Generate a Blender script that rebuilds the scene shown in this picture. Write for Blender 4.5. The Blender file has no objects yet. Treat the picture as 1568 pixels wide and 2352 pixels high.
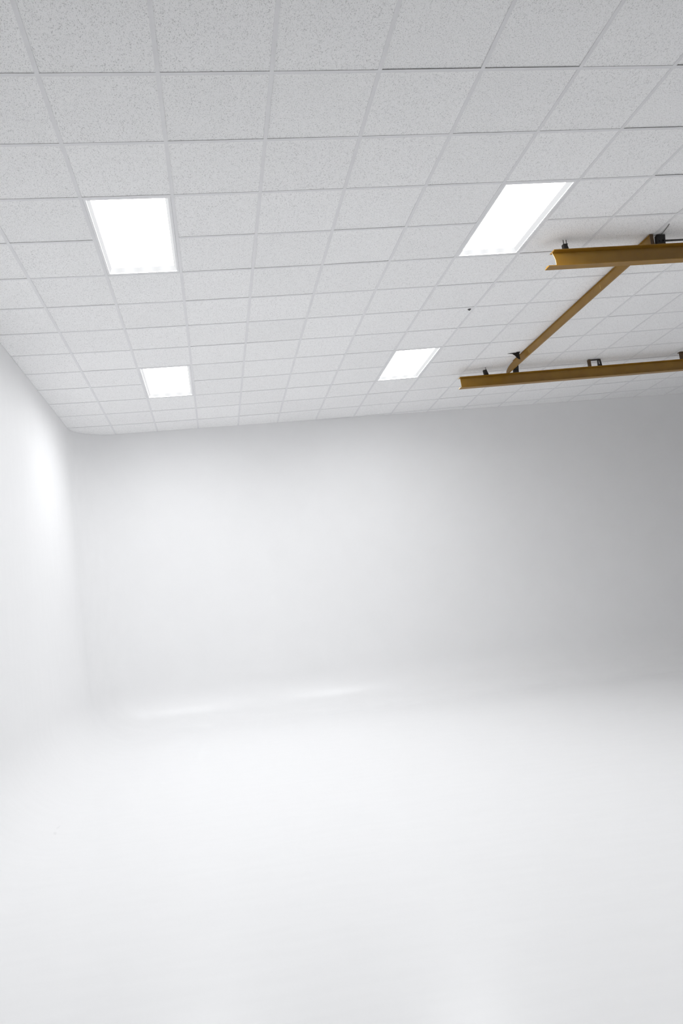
import bpy, bmesh, math, random
from mathutils import Vector, Matrix

random.seed(7)
scene = bpy.context.scene
COL = scene.collection

# ------------------------------------------------------------------ camera
CEIL = 4.463                       # ceiling height above the studio floor
T = 0.61                           # ceiling grid module
YAW, PITCH, ROLL = 0.168810, 0.120276, -0.127812
F_PX = 1796.39                     # focal length in pixels of a 1568 x 2352 frame


def camera_axes():
    cy, sy, cp, sp = math.cos(YAW), math.sin(YAW), math.cos(PITCH), math.sin(PITCH)
    fwd = Vector((sy * cp, cy * cp, sp))
    right = Vector((cy, -sy, 0))
    up = right.cross(fwd)
    cr, sr = math.cos(ROLL), math.sin(ROLL)
    return cr * right + sr * up, cr * up - sr * right, fwd


cam_data = bpy.data.cameras.new("camera")
cam = bpy.data.objects.new("camera", cam_data)
COL.objects.link(cam)
_r, _u, _f = camera_axes()
_m = Matrix((_r, _u, -_f)).transposed().to_4x4()
_m.translation = Vector((1.23870, -3.96024, CEIL - 2.96262))
cam.matrix_world = _m
cam_data.sensor_fit = 'VERTICAL'
cam_data.sensor_height = 36.0
cam_data.sensor_width = 24.0
cam_data.lens = F_PX / 2352 * 36.0
cam_data.clip_start = 0.05
scene.camera = cam

# ------------------------------------------------------------------ world and exposure
world = bpy.data.worlds.new("world")
scene.world = world
world.use_nodes = True
world.node_tree.nodes["Background"].inputs[0].default_value = (0.9, 0.95, 1.0, 1)
world.node_tree.nodes["Background"].inputs[1].default_value = 0.02
scene.view_settings.view_transform = 'Standard'
scene.view_settings.look = 'None'
scene.view_settings.gamma = 1.0
scene.view_settings.use_curve_mapping = False
scene.view_settings.exposure = 0.0
scene.cycles.max_bounces = 11           # a white sweep lives on many bounces
scene.cycles.diffuse_bounces = 11
scene.cycles.glossy_bounces = 5
LAMP = 20.0                        # radiance of the troffer lenses
LAMP_FAR, LAMP_REAR, LAMP_FILL = 1.24, 0.76, 2.0   # gains tuned to balance the light; the last drives added fill panels


# ------------------------------------------------------------------ helpers
def tag(o, label=None, category=None, group=None, kind=None):
    if label: o["label"] = label
    if category: o["category"] = category
    if group: o["group"] = group
    if kind: o["kind"] = kind
    return o


def empty(name, loc):
    o = bpy.data.objects.new(name, None)
    o.location = loc
    o.empty_display_size = 0.1
    COL.objects.link(o)
    return o


def mesh_obj(name, verts, faces, mat=None, parent=None, loc=(0, 0, 0), mats=None, midx=None, smooth=False):
    me = bpy.data.meshes.new(name)
    me.from_pydata([tuple(v) for v in verts], [], faces)
    for m in (mats or [mat]):
        me.materials.append(m)
    if midx:
        for p, i in zip(me.polygons, midx):
            p.material_index = i
    if smooth:
        for p in me.polygons:
            p.use_smooth = True
    me.update()
    o = bpy.data.objects.new(name, me)
    o.location = loc
    COL.objects.link(o)
    if parent: o.parent = parent
    return o


def bm_obj(name, bm, mat, parent=None, loc=(0, 0, 0), smooth=False):
    bmesh.ops.recalc_face_normals(bm, faces=bm.faces)
    me = bpy.data.meshes.new(name)
    bm.to_mesh(me)
    bm.free()
    me.materials.append(mat)
    if smooth:
        for p in me.polygons:
            p.use_smooth = True
    o = bpy.data.objects.new(name, me)
    o.location = loc
    COL.objects.link(o)
    if parent: o.parent = parent
    return o


def add_box(bm, x0, x1, y0, y1, z0, z1, bevel=0.0):
    vs = [bm.verts.new(p) for p in ((x0, y0, z0), (x1, y0, z0), (x1, y1, z0), (x0, y1, z0),
                                    (x0, y0, z1), (x1, y0, z1), (x1, y1, z1), (x0, y1, z1))]
    fs = [bm.faces.new([vs[i] for i in f]) for f in
          ((3, 2, 1, 0), (4, 5, 6, 7), (0, 1, 5, 4), (1, 2, 6, 5), (2, 3, 7, 6), (3, 0, 4, 7))]
    if bevel:
        es = list({e for f in fs for e in f.edges})
        bmesh.ops.bevel(bm, geom=es, offset=bevel, segments=2, affect='EDGES', profile=0.5)


def add_prism(bm, pts, a, b, axis='y'):
    """Extrude the 2-D outline pts from a to b along an axis: 'y' takes (x, z), 'x' takes (y, z), 'z' takes (x, y)."""
    def P(p, t):
        return {'y': (p[0], t, p[1]), 'x': (t, p[0], p[1]), 'z': (p[0], p[1], t)}[axis]
    lo = [bm.verts.new(P(p, a)) for p in pts]
    hi = [bm.verts.new(P(p, b)) for p in pts]
    n = len(pts)
    bm.faces.new(lo[::-1])
    bm.faces.new(hi)
    for i in range(n):
        bm.faces.new((lo[i], lo[(i + 1) % n], hi[(i + 1) % n], hi[i]))


def add_tube(bm, path, rad, seg=8):
    rings = []
    n = len(path)
    for i, p in enumerate(path):
        p = Vector(p)
        d = (Vector(path[min(i + 1, n - 1)]) - Vector(path[max(i - 1, 0)])).normalized()
        s = d.cross(Vector((0, 0, 1)) if abs(d.z) < 0.9 else Vector((1, 0, 0))).normalized()
        t = s.cross(d)
        rings.append([bm.verts.new(p + rad * (math.cos(k * math.tau / seg) * s + math.sin(k * math.tau / seg) * t))
                      for k in range(seg)])
    for i in range(n - 1):
        for k in range(seg):
            bm.faces.new((rings[i][k], rings[i][(k + 1) % seg], rings[i + 1][(k + 1) % seg], rings[i + 1][k]))
    bm.faces.new(rings[0][::-1])
    bm.faces.new(rings[-1])


# ------------------------------------------------------------------ materials
def new_mat(name):
    m = bpy.data.materials.new(name)
    m.use_nodes = True
    nt = m.node_tree
    return m, nt, nt.nodes["Principled BSDF"]


def node(nt, kind, **kw):
    n = nt.nodes.new(kind)
    for k, v in kw.items():
        setattr(n, k, v)
    return n


def math_node(nt, op, a, b=None, clamp=False):
    n = node(nt, 'ShaderNodeMath', operation=op, use_clamp=clamp)
    for i, v in enumerate((a, b)):
        if v is None: continue
        if isinstance(v, (int, float)): n.inputs[i].default_value = v
        else: nt.links.new(v, n.inputs[i])
    return n.outputs[0]


def ramp(nt, fac, stops):
    n = node(nt, 'ShaderNodeValToRGB')
    el = n.color_ramp.elements
    while len(el) < len(stops): el.new(0.5)
    for e, (p, c) in zip(el, stops):
        e.position = p
        e.color = c if len(c) == 4 else (*c, 1)
    nt.links.new(fac, n.inputs[0])
    return n.outputs[0]


def simple_mat(name, color, rough, metal=0.0, noise=0.0, scale=30, bump=0.0):
    m, nt, b = new_mat(name)
    b.inputs['Roughness'].default_value = rough
    b.inputs['Metallic'].default_value = metal
    tc = node(nt, 'ShaderNodeTexCoord')
    nz = node(nt, 'ShaderNodeTexNoise')
    nz.inputs['Scale'].default_value = scale
    nz.inputs['Detail'].default_value = 5
    nt.links.new(tc.outputs['Object'], nz.inputs['Vector'])
    lo = tuple(c * (1 - noise) for c in color)
    hi = tuple(min(1, c * (1 + noise)) for c in color)
    nt.links.new(ramp(nt, nz.outputs[0], [(0.3, lo), (0.7, hi)]), b.inputs['Base Color'])
    if bump:
        bp = node(nt, 'ShaderNodeBump')
        bp.inputs['Strength'].default_value = bump
        bp.inputs['Distance'].default_value = 0.002
        nt.links.new(nz.outputs[0], bp.inputs['Height'])
        nt.links.new(bp.outputs[0], b.inputs['Normal'])
    return m


def paint_mat(name, color, rough):
    """White studio paint with faint roller marks."""
    m, nt, b = new_mat(name)
    tc = node(nt, 'ShaderNodeTexCoord')
    mp = node(nt, 'ShaderNodeMapping')
    mp.inputs['Scale'].default_value = (1.2, 6, 1.2)
    nt.links.new(tc.outputs['Object'], mp.inputs[0])
    nz = node(nt, 'ShaderNodeTexNoise')
    nz.inputs['Scale'].default_value = 2.2
    nz.inputs['Detail'].default_value = 6
    nt.links.new(mp.outputs[0], nz.inputs['Vector'])
    lo = tuple(c * 0.988 for c in color)
    base = ramp(nt, nz.outputs[0], [(0.35, lo), (0.65, color)])
    # two small grey scuffs on the floor near the left wall
    sep = node(nt, 'ShaderNodeSeparateXYZ')
    nt.links.new(tc.outputs['Object'], sep.inputs[0])
    wob = node(nt, 'ShaderNodeTexNoise')
    wob.inputs['Scale'].default_value = 60
    nt.links.new(tc.outputs['Object'], wob.inputs['Vector'])
    total = None
    for (cx, cy, ang, ln, wd, am) in SCUFFS:
        dx = math_node(nt, 'SUBTRACT', sep.outputs[0], cx)
        dy = math_node(nt, 'SUBTRACT', sep.outputs[1], cy)
        ca, sa = math.cos(ang), math.sin(ang)
        a = math_node(nt, 'ADD', math_node(nt, 'MULTIPLY', dx, ca / ln), math_node(nt, 'MULTIPLY', dy, sa / ln))
        c = math_node(nt, 'ADD', math_node(nt, 'MULTIPLY', dx, -sa / wd), math_node(nt, 'MULTIPLY', dy, ca / wd))
        d = math_node(nt, 'ADD', math_node(nt, 'MULTIPLY', a, a), math_node(nt, 'MULTIPLY', c, c))
        d = math_node(nt, 'ADD', d, math_node(nt, 'MULTIPLY', wob.outputs[0], 0.8))
        k = math_node(nt, 'MULTIPLY', math_node(nt, 'SUBTRACT', 1.25, d, clamp=True), am)
        total = k if total is None else math_node(nt, 'MAXIMUM', total, k)
    mx = node(nt, 'ShaderNodeMix', data_type='RGBA')
    nt.links.new(total, mx.inputs[0])
    nt.links.new(base, mx.inputs[6])
    mx.inputs[7].default_value = (0.32, 0.32, 0.33, 1)
    base = mx.outputs[2]
    nt.links.new(base, b.inputs['Base Color'])
    # floor enamel is glossier than the flatter paint higher up; they feather together over the cove
    rr = node(nt, 'ShaderNodeMapRange', interpolation_type='SMOOTHSTEP')
    rr.inputs[1].default_value = 0.12
    rr.inputs[2].default_value = 0.75
    rr.inputs[3].default_value = rough[0]
    rr.inputs[4].default_value = rough[1]
    nt.links.new(sep.outputs[2], rr.inputs[0])
    nt.links.new(rr.outputs[0], b.inputs['Roughness'])
    return m


def tile_mat():
    """Mineral fibre tile: white face with dark pinholes and short fissures."""
    m, nt, b = new_mat("mineral_fibre_tile")
    tc = node(nt, 'ShaderNodeTexCoord')
    oi = node(nt, 'ShaderNodeObjectInfo')
    off = node(nt, 'ShaderNodeVectorMath', operation='SCALE')
    off.inputs[0].default_value = (37.0, 91.0, 0.0)
    nt.links.new(oi.outputs['Random'], off.inputs[3])
    add = node(nt, 'ShaderNodeVectorMath', operation='ADD')
    nt.links.new(tc.outputs['Object'], add.inputs[0])
    nt.links.new(off.outputs[0], add.inputs[1])
    # fissures stretched along one side of the tile; every other tile is laid turned
    mp = node(nt, 'ShaderNodeMapping')
    mp.inputs['Scale'].default_value = (1.0, 0.5, 1)
    rot = node(nt, 'ShaderNodeCombineXYZ')
    turn = math_node(nt, 'MULTIPLY', math_node(nt, 'GREATER_THAN', oi.outputs['Random'], 0.5), math.pi / 2)
    nt.links.new(turn, rot.inputs[2])
    nt.links.new(rot.outputs[0], mp.inputs['Rotation'])
    nt.links.new(add.outputs[0], mp.inputs[0])
    fis = node(nt, 'ShaderNodeTexNoise')
    fis.inputs['Scale'].default_value = 185
    fis.inputs['Detail'].default_value = 2.5
    nt.links.new(mp.outputs[0], fis.inputs['Vector'])
    f1 = ramp(nt, fis.outputs[0], [(0.30, (0, 0, 0)), (0.43, (1, 1, 1))])
    vo = node(nt, 'ShaderNodeTexVoronoi')
    vo.inputs['Scale'].default_value = 140
    nt.links.new(add.outputs[0], vo.inputs['Vector'])
    f2 = ramp(nt, vo.outputs['Distance'], [(0.12, (0, 0, 0)), (0.30, (1, 1, 1))])
    hole = math_node(nt, 'MULTIPLY', f1, f2)
    tone = node(nt, 'ShaderNodeMapRange')
    tone.inputs[3].default_value = 0.985
    tone.inputs[4].default_value = 1.015
    nt.links.new(oi.outputs['Random'], tone.inputs[0])
    base = ramp(nt, hole, [(0.0, (0.62, 0.62, 0.62)), (1.0, TILE_RGB)])
    mul = node(nt, 'ShaderNodeVectorMath', operation='SCALE')
    nt.links.new(base, mul.inputs[0])
    nt.links.new(tone.outputs[0], mul.inputs[3])
    nt.links.new(mul.outputs[0], b.inputs['Base Color'])
    b.inputs['Roughness'].default_value = 0.9
    b.inputs['Specular IOR Level'].default_value = 0.2
    bp = node(nt, 'ShaderNodeBump')
    bp.inputs['Strength'].default_value = 0.5
    bp.inputs['Distance'].default_value = 0.002
    nt.links.new(hole, bp.inputs['Height'])
    nt.links.new(bp.outputs[0], b.inputs['Normal'])
    return m


def glow_mat(name, strength, scallop=False):
    m = bpy.data.materials.new(name)
    m.use_nodes = True
    nt = m.node_tree
    nt.nodes.remove(nt.nodes["Principled BSDF"])
    e = node(nt, 'ShaderNodeEmission')
    e.inputs[0].default_value = (0.975, 0.985, 1.0, 1)
    e.inputs[1].default_value = strength
    if scallop:                     # the lens end dims a little between the tubes
        tc = node(nt, 'ShaderNodeTexCoord')
        sep = node(nt, 'ShaderNodeSeparateXYZ')
        nt.links.new(tc.outputs['Object'], sep.inputs[0])
        w = math_node(nt, 'SINE', math_node(nt, 'MULTIPLY', sep.outputs[0], 42.0))
        s = math_node(nt, 'MULTIPLY_ADD', w, strength * 0.07)
        s.node.inputs[2].default_value = strength
        nt.links.new(s, e.inputs[1])
    nt.links.new(e.outputs[0], nt.nodes["Material Output"].inputs[0])
    return m


def beam_mat():
    """Crane-yellow enamel with faint grime and scratches."""
    m, nt, b = new_mat("yellow_enamel")
    tc = node(nt, 'ShaderNodeTexCoord')
    n1 = node(nt, 'ShaderNodeTexNoise')
    n1.inputs['Scale'].default_value = 6
    n1.inputs['Detail'].default_value = 7
    nt.links.new(tc.outputs['Object'], n1.inputs['Vector'])
    nt.links.new(ramp(nt, n1.outputs[0], [(0.3, (BEAM_RGB[0] * .86, BEAM_RGB[1] * .82, BEAM_RGB[2] * .8)), (0.62, BEAM_RGB)]),
                 b.inputs['Base Color'])
    b.inputs['Roughness'].default_value = 0.38
    b.inputs['Specular IOR Level'].default_value = 0.5
    bp = node(nt, 'ShaderNodeBump')
    bp.inputs['Strength'].default_value = 0.15
    bp.inputs['Distance'].default_value = 0.002
    nt.links.new(n1.outputs[0], bp.inputs['Height'])
    nt.links.new(bp.outputs[0], b.inputs['Normal'])
    return m


WHITE = (0.90, 0.90, 0.903)
TILE_RGB = (0.93, 0.93, 0.93)
BEAM_RGB = (0.28, 0.145, 0.010)
SCUFFS = [(-0.120, 2.335, 1.75, 0.055, 0.016, 0.16), (-0.130, 2.50, 1.52, 0.075, 0.009, 0.13), (0.056, 1.282, 0.2, 0.014, 0.008, 0.12)]
M_WALL = paint_mat("white_studio_paint", WHITE, (0.29, 0.58))
M_FLOOR = M_WALL
M_TILE = tile_mat()
M_TEE = simple_mat("white_steel_tee", (0.78, 0.78, 0.79), 0.45, noise=0.02, scale=8)
M_DECK = simple_mat("plenum_deck", (0.10, 0.10, 0.10), 0.9, noise=0.2, scale=4)
M_ROOM = simple_mat("grey_room_paint", (0.22, 0.22, 0.22), 0.7, noise=0.05, scale=2)
M_CONC = simple_mat("grey_concrete", (0.11, 0.108, 0.105), 0.75, noise=0.2, scale=3, bump=0.2)
M_LENS = glow_mat("lamp_lens_glow", LAMP)
M_LENS_FAR = glow_mat("far_lamp_lens_glow", LAMP * LAMP_FAR)
M_LENS_FILL = glow_mat("fill_lamp_lens_glow", LAMP * LAMP_FILL)  # for the unseen panels added as fill on the right
M_LENS_REAR = glow_mat("rear_lamp_lens_glow", LAMP * LAMP_REAR)
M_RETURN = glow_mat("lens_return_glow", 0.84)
M_END = glow_mat("lens_end_glow", 1.0, scallop=True)
M_FRAME = simple_mat("white_enamel_frame", (0.82, 0.82, 0.83), 0.35, noise=0.01)
M_BEAM = beam_mat()
M_CUT = simple_mat("pale_cut_edge", (0.62, 0.50, 0.31), 0.6, noise=0.1, scale=60)
M_SEAM = simple_mat("rubbed_yellow_seam", (0.50, 0.33, 0.10), 0.5, noise=0.1, scale=60)
M_BLACK = simple_mat("blackened_steel", (0.018, 0.015, 0.014), 0.5, metal=0.2, noise=0.3, scale=40)
M_BROWN = simple_mat("brown_painted_steel", (0.085, 0.045, 0.014), 0.5, noise=0.2, scale=40)
M_ROD = simple_mat("grey_steel_rod", (0.13, 0.12, 0.12), 0.4, metal=0.5, noise=0.2)
M_CABLE = simple_mat("grey_cable_sheath", (0.16, 0.16, 0.16), 0.5, noise=0.1)
M_FITTING = simple_mat("dark_grey_fitting", (0.09, 0.09, 0.09), 0.45, metal=0.3, noise=0.1)

# ------------------------------------------------------------------ room plan (the white sweep)
XL = -0.58                          # left wall
CX, CY, RAD = 0.02, 7.20, 0.60      # rounded corner between left and back wall
SLANT = math.radians(3.43)          # the back wall runs slightly off square
BD = Vector((math.cos(SLANT), math.sin(SLANT)))
BN = Vector((BD.y, -BD.x))          # into the room
BP = Vector((CX, CY)) - BN * RAD    # where corner meets back wall
RC = 0.60                           # floor cove radius
Y_END, X_END = -2.0, 12.0           # open ends of the sweep
Y_ROOM, X_ROOM = -9.5, 13.2


def back_y(x):
    return BP.y + (x - BP.x) * BD.y / BD.x


def plan(d, n_left=14, n_arc=20, n_back=26):
    """Wall line pushed d into the room: points from the open left end round the corner to the right end."""
    xl = XL + d
    cx = xl + RAD
    q = BP + BN * (d + RAD)                     # a point on the line of possible fillet centres
    cy = q.y + (cx - q.x) * BD.y / BD.x
    pts = [(xl, Y_END + (cy - Y_END) * i / n_left) for i in range(n_left)]
    a0, a1 = math.pi, math.pi / 2 + SLANT
    pts += [(cx + RAD * math.cos(a0 + (a1 - a0) * i / n_arc), cy + RAD * math.sin(a0 + (a1 - a0) * i / n_arc))
            for i in range(n_arc)]
    s = Vector((cx, cy)) - BN * RAD
    e = s + BD * ((X_END - s.x) / BD.x)
    pts += [tuple(s.lerp(e, i / n_back)) for i in range(n_back + 1)]
    return pts


N_COVE, N_UP = 20, 8
WALL_TOP = CEIL + 0.045
profile = []
for i in range(N_COVE + 1):
    a = math.pi / 2 * i / N_COVE
    profile.append((RC * (1 - math.sin(a)), RC * (1 - math.cos(a))))
for i in range(1, N_UP + 1):
    profile.append((0.0, RC + (WALL_TOP - RC) * i / N_UP))
FALL = 0.035                        # the floor falls gently towards the right


def floor_z(x):
    return -FALL * (x - 3.0)


rows = [[Vector((x, y, z + floor_z(x) * (1 - z / WALL_TOP))) for x, y in plan(d)] for d, z in profile]
NP = len(rows[0])


def row_normal(j, i):
    """Analytic normal of the sweep, so that both wall pieces shade as one."""
    du = rows[j][min(i + 1, NP - 1)] - rows[j][max(i - 1, 0)]
    t = Vector((du.x, du.y, 0)).normalized()
    inward = Vector((t.y, -t.x, 0))
    a = math.pi / 2 * min(j, N_COVE) / N_COVE
    return (inward * math.sin(a) + Vector((FALL, 0, 1)).normalized() * math.cos(a)).normalized()


def sweep_piece(name, i0, i1):
    vs, ns, fs = [], [], []
    w = i1 - i0 + 1
    for j in range(len(rows)):
        for i in range(i0, i1 + 1):
            vs.append(rows[j][i])
            ns.append(row_normal(j, i))
    for j in range(len(rows) - 1):
        for i in range(w - 1):
            a = j * w + i
            fs.append((a, a + 1, a + w + 1, a + w))
    o = mesh_obj(name, vs, fs, M_WALL, smooth=True)
    o.data.normals_split_custom_set_from_vertices(ns)
    o["kind"] = "structure"
    return o


MID = 14 + 10
wall_left = sweep_piece("wall_left", 0, MID)
wall_back = sweep_piece("wall_back", MID, NP - 1)
tag(wall_left, "white left wall curving into the floor and the back wall")
tag(wall_back, "white back wall of the studio sweep, greyer towards its right end")
fl = rows[0]
floor_pts = [Vector((p.x, p.y, floor_z(p.x))) for p in fl] + [Vector((X_END, Y_END, floor_z(X_END)))]
floor = mesh_obj("floor", floor_pts, [tuple(range(len(floor_pts)))[::-1]], M_FLOOR)
tag(floor, "glossy white painted studio floor", kind="structure")
# the rest of the hall, out of frame: grey concrete floor and mostly grey walls
hall = mesh_obj("floor_hall", [(XL, Y_ROOM, -0.36), (X_ROOM, Y_ROOM, -0.36), (X_ROOM, 9.2, -0.36), (XL, 9.2, -0.36)], [(0, 1, 2, 3)], M_CONC)
hall["kind"] = "structure"
for nm, pts in (("wall_front", [(XL, Y_ROOM), (X_ROOM, Y_ROOM)]), ("wall_right", [(X_ROOM, Y_ROOM), (X_ROOM, 9.2)]),
                ("wall_side", [(XL, Y_END), (XL, Y_ROOM)]), ("wall_rear", [(X_ROOM, 9.2), (X_END, 9.2), (X_END, back_y(X_END))])):
    vs, fs = [], []
    for i, (x, y) in enumerate(pts):
        vs += [(x, y, -0.36), (x, y, WALL_TOP)]
        if i: fs.append((2 * i - 2, 2 * i - 1, 2 * i + 1, 2 * i))
    mesh_obj(nm, vs, fs, M_WALL if nm == "wall_right" else M_ROOM)["kind"] = "structure"  # unseen right wall is white to bounce fill light onto the back wall

# ------------------------------------------------------------------ ceiling grid
# the grid wanders a few centimetres from square, as hung ceilings do: a smooth cubic drift per crossing
DRIFT = [[-0.0178, 0.0088], [-0.0084, 0.0061], [0.0244, 0.0105], [0.0028, 0.0208], [-0.0408, -0.0385],
         [0.0194, -0.0102], [0.0433, 0.0099], [0.0057, -0.0396], [0.0437, -0.0551], [0.0183, 0.0421]]


def grid_pt(c, r):
    cc, rr = (max(-1, min(13.5, c)) - 6) / 6, (max(0, min(12.6, r)) - 6) / 6
    dx = dy = 0.0
    k = 0
    for i in range(4):
        for j in range(4 - i):
            b = cc ** i * rr ** j
            dx += DRIFT[k][0] * b
            dy += DRIFT[k][1] * b
            k += 1
    lim = 0.17
    return Vector((c * T + max(-lim, min(lim, dx)), r * T + max(-lim, min(lim, dy))))


# the wall line as a convex clipping region
wall_line = [Vector(p) for p in plan(0.0, 1, 24, 1)]
HALF = []
for a, b in zip(wall_line, wall_line[1:]):
    t = (b - a).normalized()
    HALF.append((a, Vector((t.y, -t.x))))


def clip(poly, margin=0.0):
    out = [Vector(p) for p in poly]
    for p0, n in HALF:
        if not out: break
        res = []
        for a, b in zip(out, out[1:] + out[:1]):
            da, db = (a - p0).dot(n) - margin, (b - p0).dot(n) - margin
            if da >= 0: res.append(a)
            if (da >= 0) != (db >= 0): res.append(a.lerp(b, da / (da - db)))
        out = res
    ded = []
    for p in out:
        if not ded or (p - ded[-1]).length > 1e-4: ded.append(p)
    if len(ded) > 1 and (ded[0] - ded[-1]).length < 1e-4: ded.pop()
    return ded if len(ded) > 2 else []


def slab(poly, zfun, thick):
    """Vertices and faces of a plate over polygon poly (bottom at zfun(p))."""
    n = len(poly)
    vs = [(p.x, p.y, zfun(p)) for p in poly] + [(p.x, p.y, zfun(p) + thick) for p in poly]
    area = sum(a.x * b.y - b.x * a.y for a, b in zip(poly, poly[1:] + poly[:1]))
    idx = list(range(n)) if area > 0 else list(range(n))[::-1]
    fs = [tuple(idx[::-1]), tuple(i + n for i in idx)]
    for k in range(n):
        a, b = idx[k], idx[(k + 1) % n]
        fs.append((a, b, b + n, a + n))
    return vs, fs


ceiling = mesh_obj("ceiling", [(XL - 0.1, Y_ROOM, CEIL + 0.045), (X_ROOM, Y_ROOM, CEIL + 0.045), (X_ROOM, 9.2, CEIL + 0.045), (XL - 0.1, 9.2, CEIL + 0.045)],
                   [(3, 2, 1, 0)], M_DECK)
tag(ceiling, "suspended ceiling of white speckled tiles on a white metal grid", kind="structure")

LIGHT_CELLS = {(1, 2), (1, 3), (6, 2), (6, 3), (1, 8), (1, 9), (6, 8), (6, 9),
               (1, -4), (1, -3), (6, -4), (6, -3), (11, -4), (11, -3), (16, -4), (16, -3)}
C0, C1, R0, R1 = -1, 16, -2, 14     # the bays the photograph shows
FL = 0.012                          # half width of a tee flange
FT = 0.0022                         # flange thickness
TILE_GAP = 0.004


def tile_poly(c, r):
    q = [grid_pt(c, r), grid_pt(c + 1, r), grid_pt(c + 1, r + 1), grid_pt(c, r + 1)]
    cen = sum(q, Vector((0, 0))) / 4
    k = 1 - 2 * TILE_GAP / T
    return clip([cen + (p - cen) * k for p in q], 0.002), cen


rest_v, rest_f = [], []
for c in range(-2, 25):
    for r in range(-16, 15):
        if (c, r) in LIGHT_CELLS: continue
        poly, cen = tile_poly(c, r)
        if not poly: continue
        if C0 <= c < C1 and R0 <= r < R1:
            rnd = random.Random(c * 131 + r * 17)
            # tiles settle unevenly on the flanges: one edge often rides up by a few millimetres
            lift = rnd.uniform(0.0002, 0.0008)
            far = 1.0 if r < 2 else 0.6 if r < 4 else 0.3      # the hung tiles over the sweep sit snugger
            sx, sy = far * rnd.uniform(-0.004, 0.004), far * rnd.uniform(-0.002, 0.0065)
            if rnd.random() < 0.35: sx *= 0.2; sy *= 0.2
            zmin = min(sx * (p.x - cen.x) + sy * (p.y - cen.y) for p in poly)

            def zf(p, sx=sx, sy=sy, cen=cen, zmin=zmin, lift=lift):
                return FT + lift + sx * (p.x - cen.x) + sy * (p.y - cen.y) - zmin
            cc = Vector((cen.x, cen.y, CEIL))
            vs, fs = slab(poly, zf, 0.015)
            mesh_obj("ceiling_tile", [(v[0] - cc.x, v[1] - cc.y, v[2]) for v in vs], fs, M_TILE, parent=ceiling, loc=cc)
        else:
            vs, fs = slab(poly, lambda p: FT + 0.0005 + CEIL, 0.012)
            b = len(rest_v)
            rest_v += vs
            rest_f += [tuple(i + b for i in f) for f in fs]
tag(mesh_obj("outer_tiles", rest_v, rest_f, M_TILE, parent=ceiling), kind="stuff")


def tee_run(a, b, drop):
    """Quad of a tee flange along a-b."""
    t = (b - a).normalized()
    n = Vector((-t.y, t.x)) * FL
    return clip([a - n, b - n, b + n, a + n], 0.001)


def tee_obj(name, runs, z0):
    vs, fs = [], []
    for a, b in runs:
        poly = tee_run(a, b, 0)
        if not poly: continue
        v, f = slab(poly, lambda p: z0, FT)
        k = len(vs)
        vs += v
        fs += [tuple(i + k for i in q) for q in f]
        # the upright web above the flange
        t = (b - a).normalized()
        n = Vector((-t.y, t.x)) * 0.0006
        wp = clip([a - n, b - n, b + n, a + n], 0.002)
        if wp:
            v, f = slab(wp, lambda p: z0 + FT, 0.03)
            k = len(vs)
            vs += v
            fs += [tuple(i + k for i in q) for q in f]
    if not vs: return
    o = vs[0]
    mesh_obj(name, [(v[0] - o[0], v[1] - o[1], v[2]) for v in vs], fs, M_TEE, parent=ceiling, loc=(o[0], o[1], CEIL))


for c in range(C0, C1 + 1):
    tee_obj("main_tee", [(grid_pt(c, r), grid_pt(c, r + 1)) for r in range(R0, R1)], 0.0)
for r in range(R0, R1 + 1):
    for c in range(C0, C1):
        if (c, r - 1) in LIGHT_CELLS and (c, r) in LIGHT_CELLS: continue
        a, b = grid_pt(c, r), grid_pt(c + 1, r)
        t = (b - a).normalized()
        tee_obj("cross_tee", [(a + t * FL, b - t * FL)], 0.0002)


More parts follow.
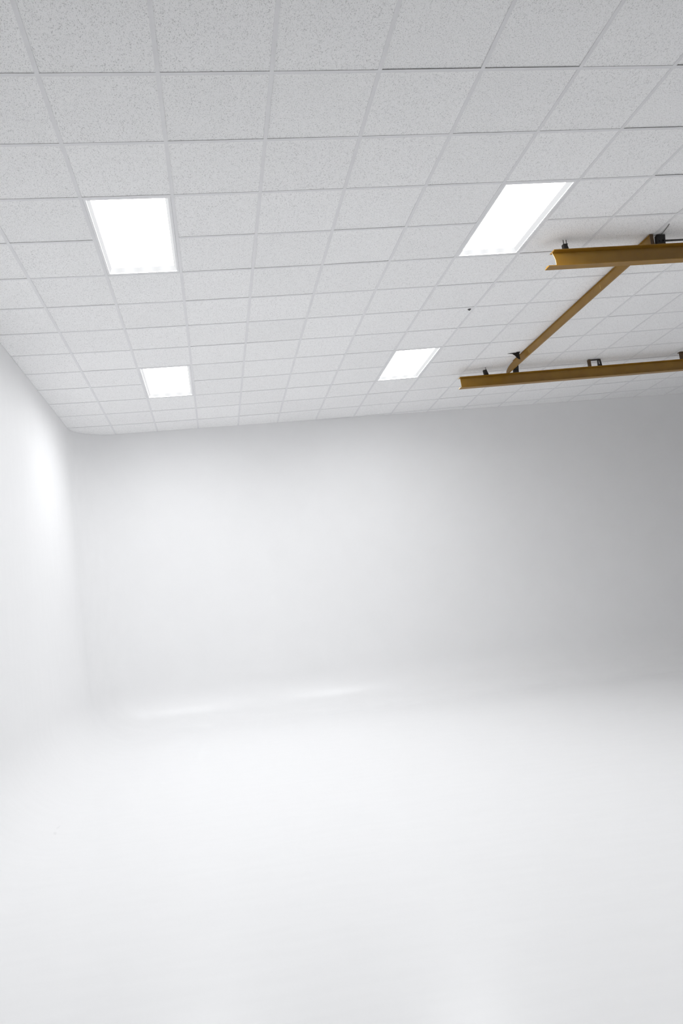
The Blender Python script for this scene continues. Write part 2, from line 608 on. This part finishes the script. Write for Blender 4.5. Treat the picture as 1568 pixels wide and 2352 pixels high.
# ------------------------------------------------------------------ recessed lights
def ceiling_light(c, r, label):
    q = [grid_pt(c, r), grid_pt(c + 1, r), grid_pt(c + 1, r + 2), grid_pt(c, r + 2)]
    cen = sum(q, Vector((0, 0))) / 4
    root = empty("ceiling_light", (cen.x, cen.y, CEIL))
    tag(root, label, "ceiling light", "recessed troffer lights")
    loc = [p - cen for p in q]

    def ring(inset):
        res = []
        n = 4
        for i in range(n):
            p, a, b = loc[i], loc[i - 1], loc[(i + 1) % n]
            u, v = (a - p).normalized(), (b - p).normalized()
            res.append(p + (u + v) * inset)
        return res

    def band(name, ia, za, ib, zb, mat, sides=(0, 1, 2, 3)):
        A, B = ring(ia), ring(ib)
        vs = []
        for i in sides:
            j = (i + 1) % 4
            vs += [(A[i].x, A[i].y, za), (B[i].x, B[i].y, zb), (B[j].x, B[j].y, zb), (A[j].x, A[j].y, za)]
        fs = [tuple(range(4 * k, 4 * k + 4)) for k in range(len(sides))]
        return mesh_obj(name, vs, fs, mat, parent=root)

    # door frame resting on the tees: a flat rim with an inner lip
    A, B = ring(FL + 0.001), ring(FL + 0.020)
    vs, fs = [], []
    for ring_, z in ((A, 0.001), (B, 0.001), (B, 0.008), (A, 0.008)):
        vs += [(p.x, p.y, z) for p in ring_]
    for k in range(4):
        for i in range(4):
            a, b = k * 4 + i, k * 4 + (i + 1) % 4
            a2, b2 = ((k + 1) % 4) * 4 + i, ((k + 1) % 4) * 4 + (i + 1) % 4
            fs.append((a, a2, b2, b))
    mesh_obj("door_frame", vs, fs, M_FRAME, parent=root)
    for side in (1, 3):
        band("lens_side", FL + 0.020, 0.006, FL + 0.041, 0.042, M_RETURN, (side,))
    for side in (0, 2):
        band("lens_end", FL + 0.020, 0.006, FL + 0.041, 0.042, M_END, (side,))
    P = ring(FL + 0.041)
    mesh_obj("diffuser", [(p.x, p.y, 0.042) for p in P], [(3, 2, 1, 0)], M_LENS if r == 2 else M_LENS_FAR if r > 2 else M_LENS_REAR if c < 10 else M_LENS_FILL, parent=root)
    # sheet-steel housing above
    H = ring(0.014)
    vs = [(p.x, p.y, 0.009) for p in H] + [(p.x, p.y, 0.0445) for p in H]
    fs = [(i, (i + 1) % 4, (i + 1) % 4 + 4, i + 4) for i in range(4)] + [(4, 5, 6, 7)]
    mesh_obj("housing", vs, fs, M_FRAME, parent=root)
    return root


ceiling_light(1, 2, "large glowing ceiling panel at upper left, nearer of the two left lights")
ceiling_light(6, 2, "large glowing ceiling panel beside the end of the nearer yellow beam")
ceiling_light(1, 8, "small far ceiling panel nearest the rounded white wall corner")
ceiling_light(6, 8, "small far ceiling panel beside the end of the farther yellow beam")
ceiling_light(1, -4, "ceiling panel out of frame behind the camera, on the left row of lights")
ceiling_light(6, -4, "ceiling panel out of frame behind the camera, on the middle row of lights")
ceiling_light(11, -4, "added unseen fill panel in the ceiling behind the camera, to the right")  # added to brighten the right part of the back wall
ceiling_light(16, -4, "added unseen fill panel in the ceiling behind the camera, farthest right")  # further added fill panel for the same dark stretch of wall


# ------------------------------------------------------------------ yellow overhead beams
def shaped(name, bm, mats, parent, end_axis_x=None):
    """Mesh part; faces that close the left end of a beam take the pale cut-edge material."""
    bmesh.ops.recalc_face_normals(bm, faces=bm.faces)
    if end_axis_x:
        for f in bm.faces:
            if f.normal.x < -0.5: f.material_index = 1
    me = bpy.data.meshes.new(name)
    bm.to_mesh(me)
    bm.free()
    for m in mats: me.materials.append(m)
    o = bpy.data.objects.new(name, me)
    COL.objects.link(o)
    o.parent = parent
    return o


def i_beam(label, y, x0, web_x0, bot_x0, x1, cope, rake, cut):
    """Rolled I-section along x hung under the ceiling; the origin sits at its left end on the underside."""
    zt, zb, w, tf = -0.105, -0.255, 0.045, 0.009
    root = empty("overhead_beam", (x0, y, CEIL + zb))
    tag(root, label, "beam", "yellow overhead beams")
    h = zt - zb
    L = x1 - x0
    bx, wx = bot_x0 - x0, web_x0 - x0
    tap = 0.005

    def flange(name, xs, z_out, up):
        bm = bmesh.new()
        s = 1 if up else -1
        # flange inner faces slope towards the web as on rolled sections
        pts = [(-w, z_out), (w, z_out), (w, z_out - s * (tf - 0.003)), (0.006, z_out - s * (tf + tap)),
               (-0.006, z_out - s * (tf + tap)), (-w, z_out - s * (tf - 0.003))]
        add_prism(bm, pts, xs, L, 'x')
        shaped(name, bm, [M_BEAM, cut], root, True)
    flange("top_flange", 0.0, h, True)
    flange("bottom_flange", bx, 0.0, False)
    bm = bmesh.new()
    z0, z1 = tf + 0.002, h - tf - 0.002
    n = 8
    left = [(wx + cope * math.sin(math.pi * k / n)  + rake * (1 - k / n), z0 + (z1 - z0) * k / n) for k in range(n + 1)]
    add_prism(bm, left[::-1] + [(L, z0), (L, z1)], -0.0035, 0.0035, 'y')
    shaped("web", bm, [M_BEAM, M_CUT], root, True)
    return root


YA, YB = 2.200, 5.909
beam_a = i_beam("nearer yellow steel I-beam under the ceiling, its cut end beside the right light", YA, 4.455, 4.452, 4.385, 12.6, 0.012, 0.022, M_BEAM)
beam_b = i_beam("farther yellow steel I-beam under the ceiling, nearer the back wall", YB, 4.752, 4.768, 4.742, 12.6, 0.0, 0.004, M_CUT)

# the lighter cross member lying over both beams
ang = -math.atan2(5.448 - 5.402, 5.93 - 2.17)
tie = empty("tie_beam", (5.410, 2.175, CEIL - 0.105))
tie.rotation_euler = (0, 0, ang)
tag(tie, "narrow yellow cross member joining the two overhead beams", "beam")
TL = 5.95 - 2.175
bm = bmesh.new()
# web with the far top corner coped down in a curve
pts = [(0, 0.003), (TL, 0.003), (TL, 0.030)]
for k in range(9):
    a = math.pi / 2 * k / 8
    pts.append((TL - 0.30 * (1 - math.cos(a)), 0.030 + 0.066 * math.sin(a)))
pts.append((0, 0.096))
add_prism(bm, pts, -0.003, 0.003, 'x')
bm_obj("web", bm, M_BEAM, tie)
bm = bmesh.new()
add_box(bm, -0.012, 0.010, 0, TL - 0.30, 0.094, 0.100)
bm_obj("top_flange", bm, M_BEAM, tie)
bm = bmesh.new()
add_box(bm, -0.012, 0.010, 0, TL, 0.0003, 0.005)
bm_obj("bottom_flange", bm, M_BEAM, tie)
bm = bmesh.new()
add_box(bm, -0.012, 0.022, -0.006, 0.0, 0.0003, 0.100)
bm_obj("end_plate", bm, M_BROWN, tie)
for yy in (0.98, 2.93):
    bm = bmesh.new()
    add_prism(bm, [(yy, 0.020), (yy + 0.010, 0.018), (yy + 0.012, 0.060), (yy + 0.002, 0.066)], -0.0055, -0.003, 'x')
    o = bm_obj("weld_seam", bm, M_SEAM, tie)

# ------------------------------------------------------------------ clamps and hangers
ZT = CEIL - 0.105                   # top of the beams


def rod_clamp(x, y, label, rods, w, h, lean):
    root = empty("beam_clamp", (x, y, ZT))
    tag(root, label, "clamp", "black rod clamps on the beams")
    bm = bmesh.new()
    add_prism(bm, [(-w * 0.45 - lean, h), (-w * 0.5, 0), (w * 0.5, 0), (w * 0.28 - lean, h)], -0.02, 0.02, 'y')
    bm_obj("jaw", bm, M_BLACK, root)
    for rx in rods:
        bm = bmesh.new()
        add_tube(bm, [(rx, 0, h * 0.8), (rx, 0, 0.1048)], 0.004, 8)
        bm_obj("hanger_rod", bm, M_ROD, root)
    bm = bmesh.new()
    bmesh.ops.create_cone(bm, cap_ends=True, segments=6, radius1=0.010, radius2=0.010, depth=0.008,
                          matrix=Matrix.Translation((rods[-1], 0, h + 0.003)))
    bm_obj("nut", bm, M_BLACK, root)


rod_clamp(4.592, 2.205, "small black clamp with two rods at the end of the nearer beam", (-0.012, 0.016), 0.046, 0.062, 0.004)
rod_clamp(5.130, 5.868, "small black clamp with one rod at the end of the farther beam", (0.004,), 0.058, 0.066, 0.010)


def block_clamp(x, y, label, w, h, skew):
    root = empty("clamp_block", (x, y, ZT))
    tag(root, label, "clamp", "black block clamps on the beams")
    bm = bmesh.new()
    add_prism(bm, [(-w / 2 - skew, h), (-w / 2, 0), (w / 2, 0), (w / 2 - skew, h)], -0.022, 0.022, 'y')
    bm_obj("block", bm, M_BLACK, root)
    for s in (-1, 1):
        bm = bmesh.new()
        bmesh.ops.create_cone(bm, cap_ends=True, segments=6, radius1=0.009, radius2=0.009, depth=0.012,
                              matrix=Matrix.Translation((s * w * 0.25 - skew * 0.5, -0.027, h * 0.45)) @ Matrix.Rotation(math.pi / 2, 4, 'X'))
        bm_obj("bolt_head", bm, M_BLACK, root)


block_clamp(5.508, 2.205, "black block clamp on the nearer beam right of the cross member", 0.080, 0.100, -0.012)
block_clamp(5.565, 5.890, "black block clamp on the farther beam under the cross member", 0.068, 0.098, -0.010)

# horn-shaped gusset on the left face of the cross member
g = empty("gusset_bracket", (5.395, 5.33, CEIL - 0.105))
tag(g, "black horn-shaped bracket on the cross member near the farther beam", "bracket")
bm = bmesh.new()
add_prism(bm, [(-0.150, 0.098), (-0.085, 0.093), (-0.050, 0.066), (-0.022, 0.028), (0.010, 0.012), (0.010, 0.1045), (-0.06, 0.1045)], -0.004, 0.004, 'y')
bm_obj("plate", bm, M_BLACK, g)
bm = bmesh.new()
add_box(bm, -0.035, 0.012, -0.03, 0.03, 0.099, 0.1046)
bm_obj("foot", bm, M_BLACK, g)

# open strap hanger on the farther beam
s = empty("strap_hanger", (6.735, 5.885, ZT))
tag(s, "open strap hanger with brown and black legs on the farther beam", "bracket")
bm = bmesh.new()
add_box(bm, -0.100, -0.066, -0.02, 0.02, 0.0, 0.098)
bm_obj("brown_strap", bm, M_BROWN, s)
bm = bmesh.new()
add_box(bm, -0.066, 0.060, -0.012, 0.012, 0.086, 0.098)
bm_obj("top_bar", bm, M_BLACK, s)
bm = bmesh.new()
outer = [(0.040, 0.0), (0.100, 0.0), (0.088, 0.098), (0.046, 0.098)]
hole = [(0.056, 0.030), (0.080, 0.030), (0.074, 0.082), (0.058, 0.082)]
for y in (-0.012, 0.012):
    for ring_ in (outer, hole):
        for p in ring_: bm.verts.new((p[0], y, p[1]))
bm.verts.ensure_lookup_table()
V = bm.verts
for i in range(4):
    j = (i + 1) % 4
    bm.faces.new((V[i], V[j], V[4 + j], V[4 + i]))
    bm.faces.new((V[8 + i], V[12 + i], V[12 + j], V[8 + j]))
    bm.faces.new((V[i], V[8 + i], V[8 + j], V[j]))
    bm.faces.new((V[4 + i], V[4 + j], V[12 + j], V[12 + i]))
bm_obj("loop", bm, M_BLACK, s)

# brown strap at the right margin
s = empty("flat_strap_hanger", (8.075, 5.885, ZT))
tag(s, "brown flat strap on the farther beam at the right margin of the photo", "bracket")
bm = bmesh.new()
add_box(bm, -0.030, 0.050, -0.02, 0.02, 0.0, 0.098, 0.002)
bm_obj("strap", bm, M_BROWN, s)
bm = bmesh.new()
add_box(bm, -0.045, 0.065, -0.03, 0.03, 0.098, 0.1047)
bm_obj("foot_plate", bm, M_BROWN, s)

# wire to the ceiling grid, and the conduit over the nearer beam
bm = bmesh.new()
add_tube(bm, [(5.490, 2.000, CEIL + 0.001), (5.494, 2.030, CEIL - 0.006), (5.512, 2.130, CEIL - 0.007), (5.522, 2.188, CEIL - 0.006)], 0.0035, 8)
tag(bm_obj("tie_wire", bm, M_CABLE, smooth=True), "thin grey wire from the ceiling grid to the black block clamp", "wire")
bm = bmesh.new()
add_tube(bm, [(5.552, 2.205, ZT + 0.050), (6.2, 2.205, ZT + 0.050), (8.0, 2.205, ZT + 0.050), (12.0, 2.205, ZT + 0.050)], 0.009, 10)
tag(bm_obj("conduit_pipe", bm, M_CABLE, smooth=True), "thin grey conduit running along the top of the nearer beam", "pipe")

# small ceiling fitting
f = empty("ceiling_fitting", (4.200, 3.712, CEIL))
tag(f, "small dark grey fitting alone on a tile beyond the large right light", "fitting")
bm = bmesh.new()
bmesh.ops.create_cone(bm, cap_ends=True, segments=20, radius1=0.019, radius2=0.015, depth=0.006, matrix=Matrix.Translation((0, 0, -0.003)) @ Matrix.Rotation(math.pi, 4, 'X'))
bm_obj("escutcheon", bm, M_FITTING, f)
bm = bmesh.new()
bmesh.ops.create_cone(bm, cap_ends=True, segments=16, radius1=0.009, radius2=0.006, depth=0.007, matrix=Matrix.Translation((0, 0, -0.0095)) @ Matrix.Rotation(math.pi, 4, 'X'))
bm_obj("nozzle", bm, M_FITTING, f)
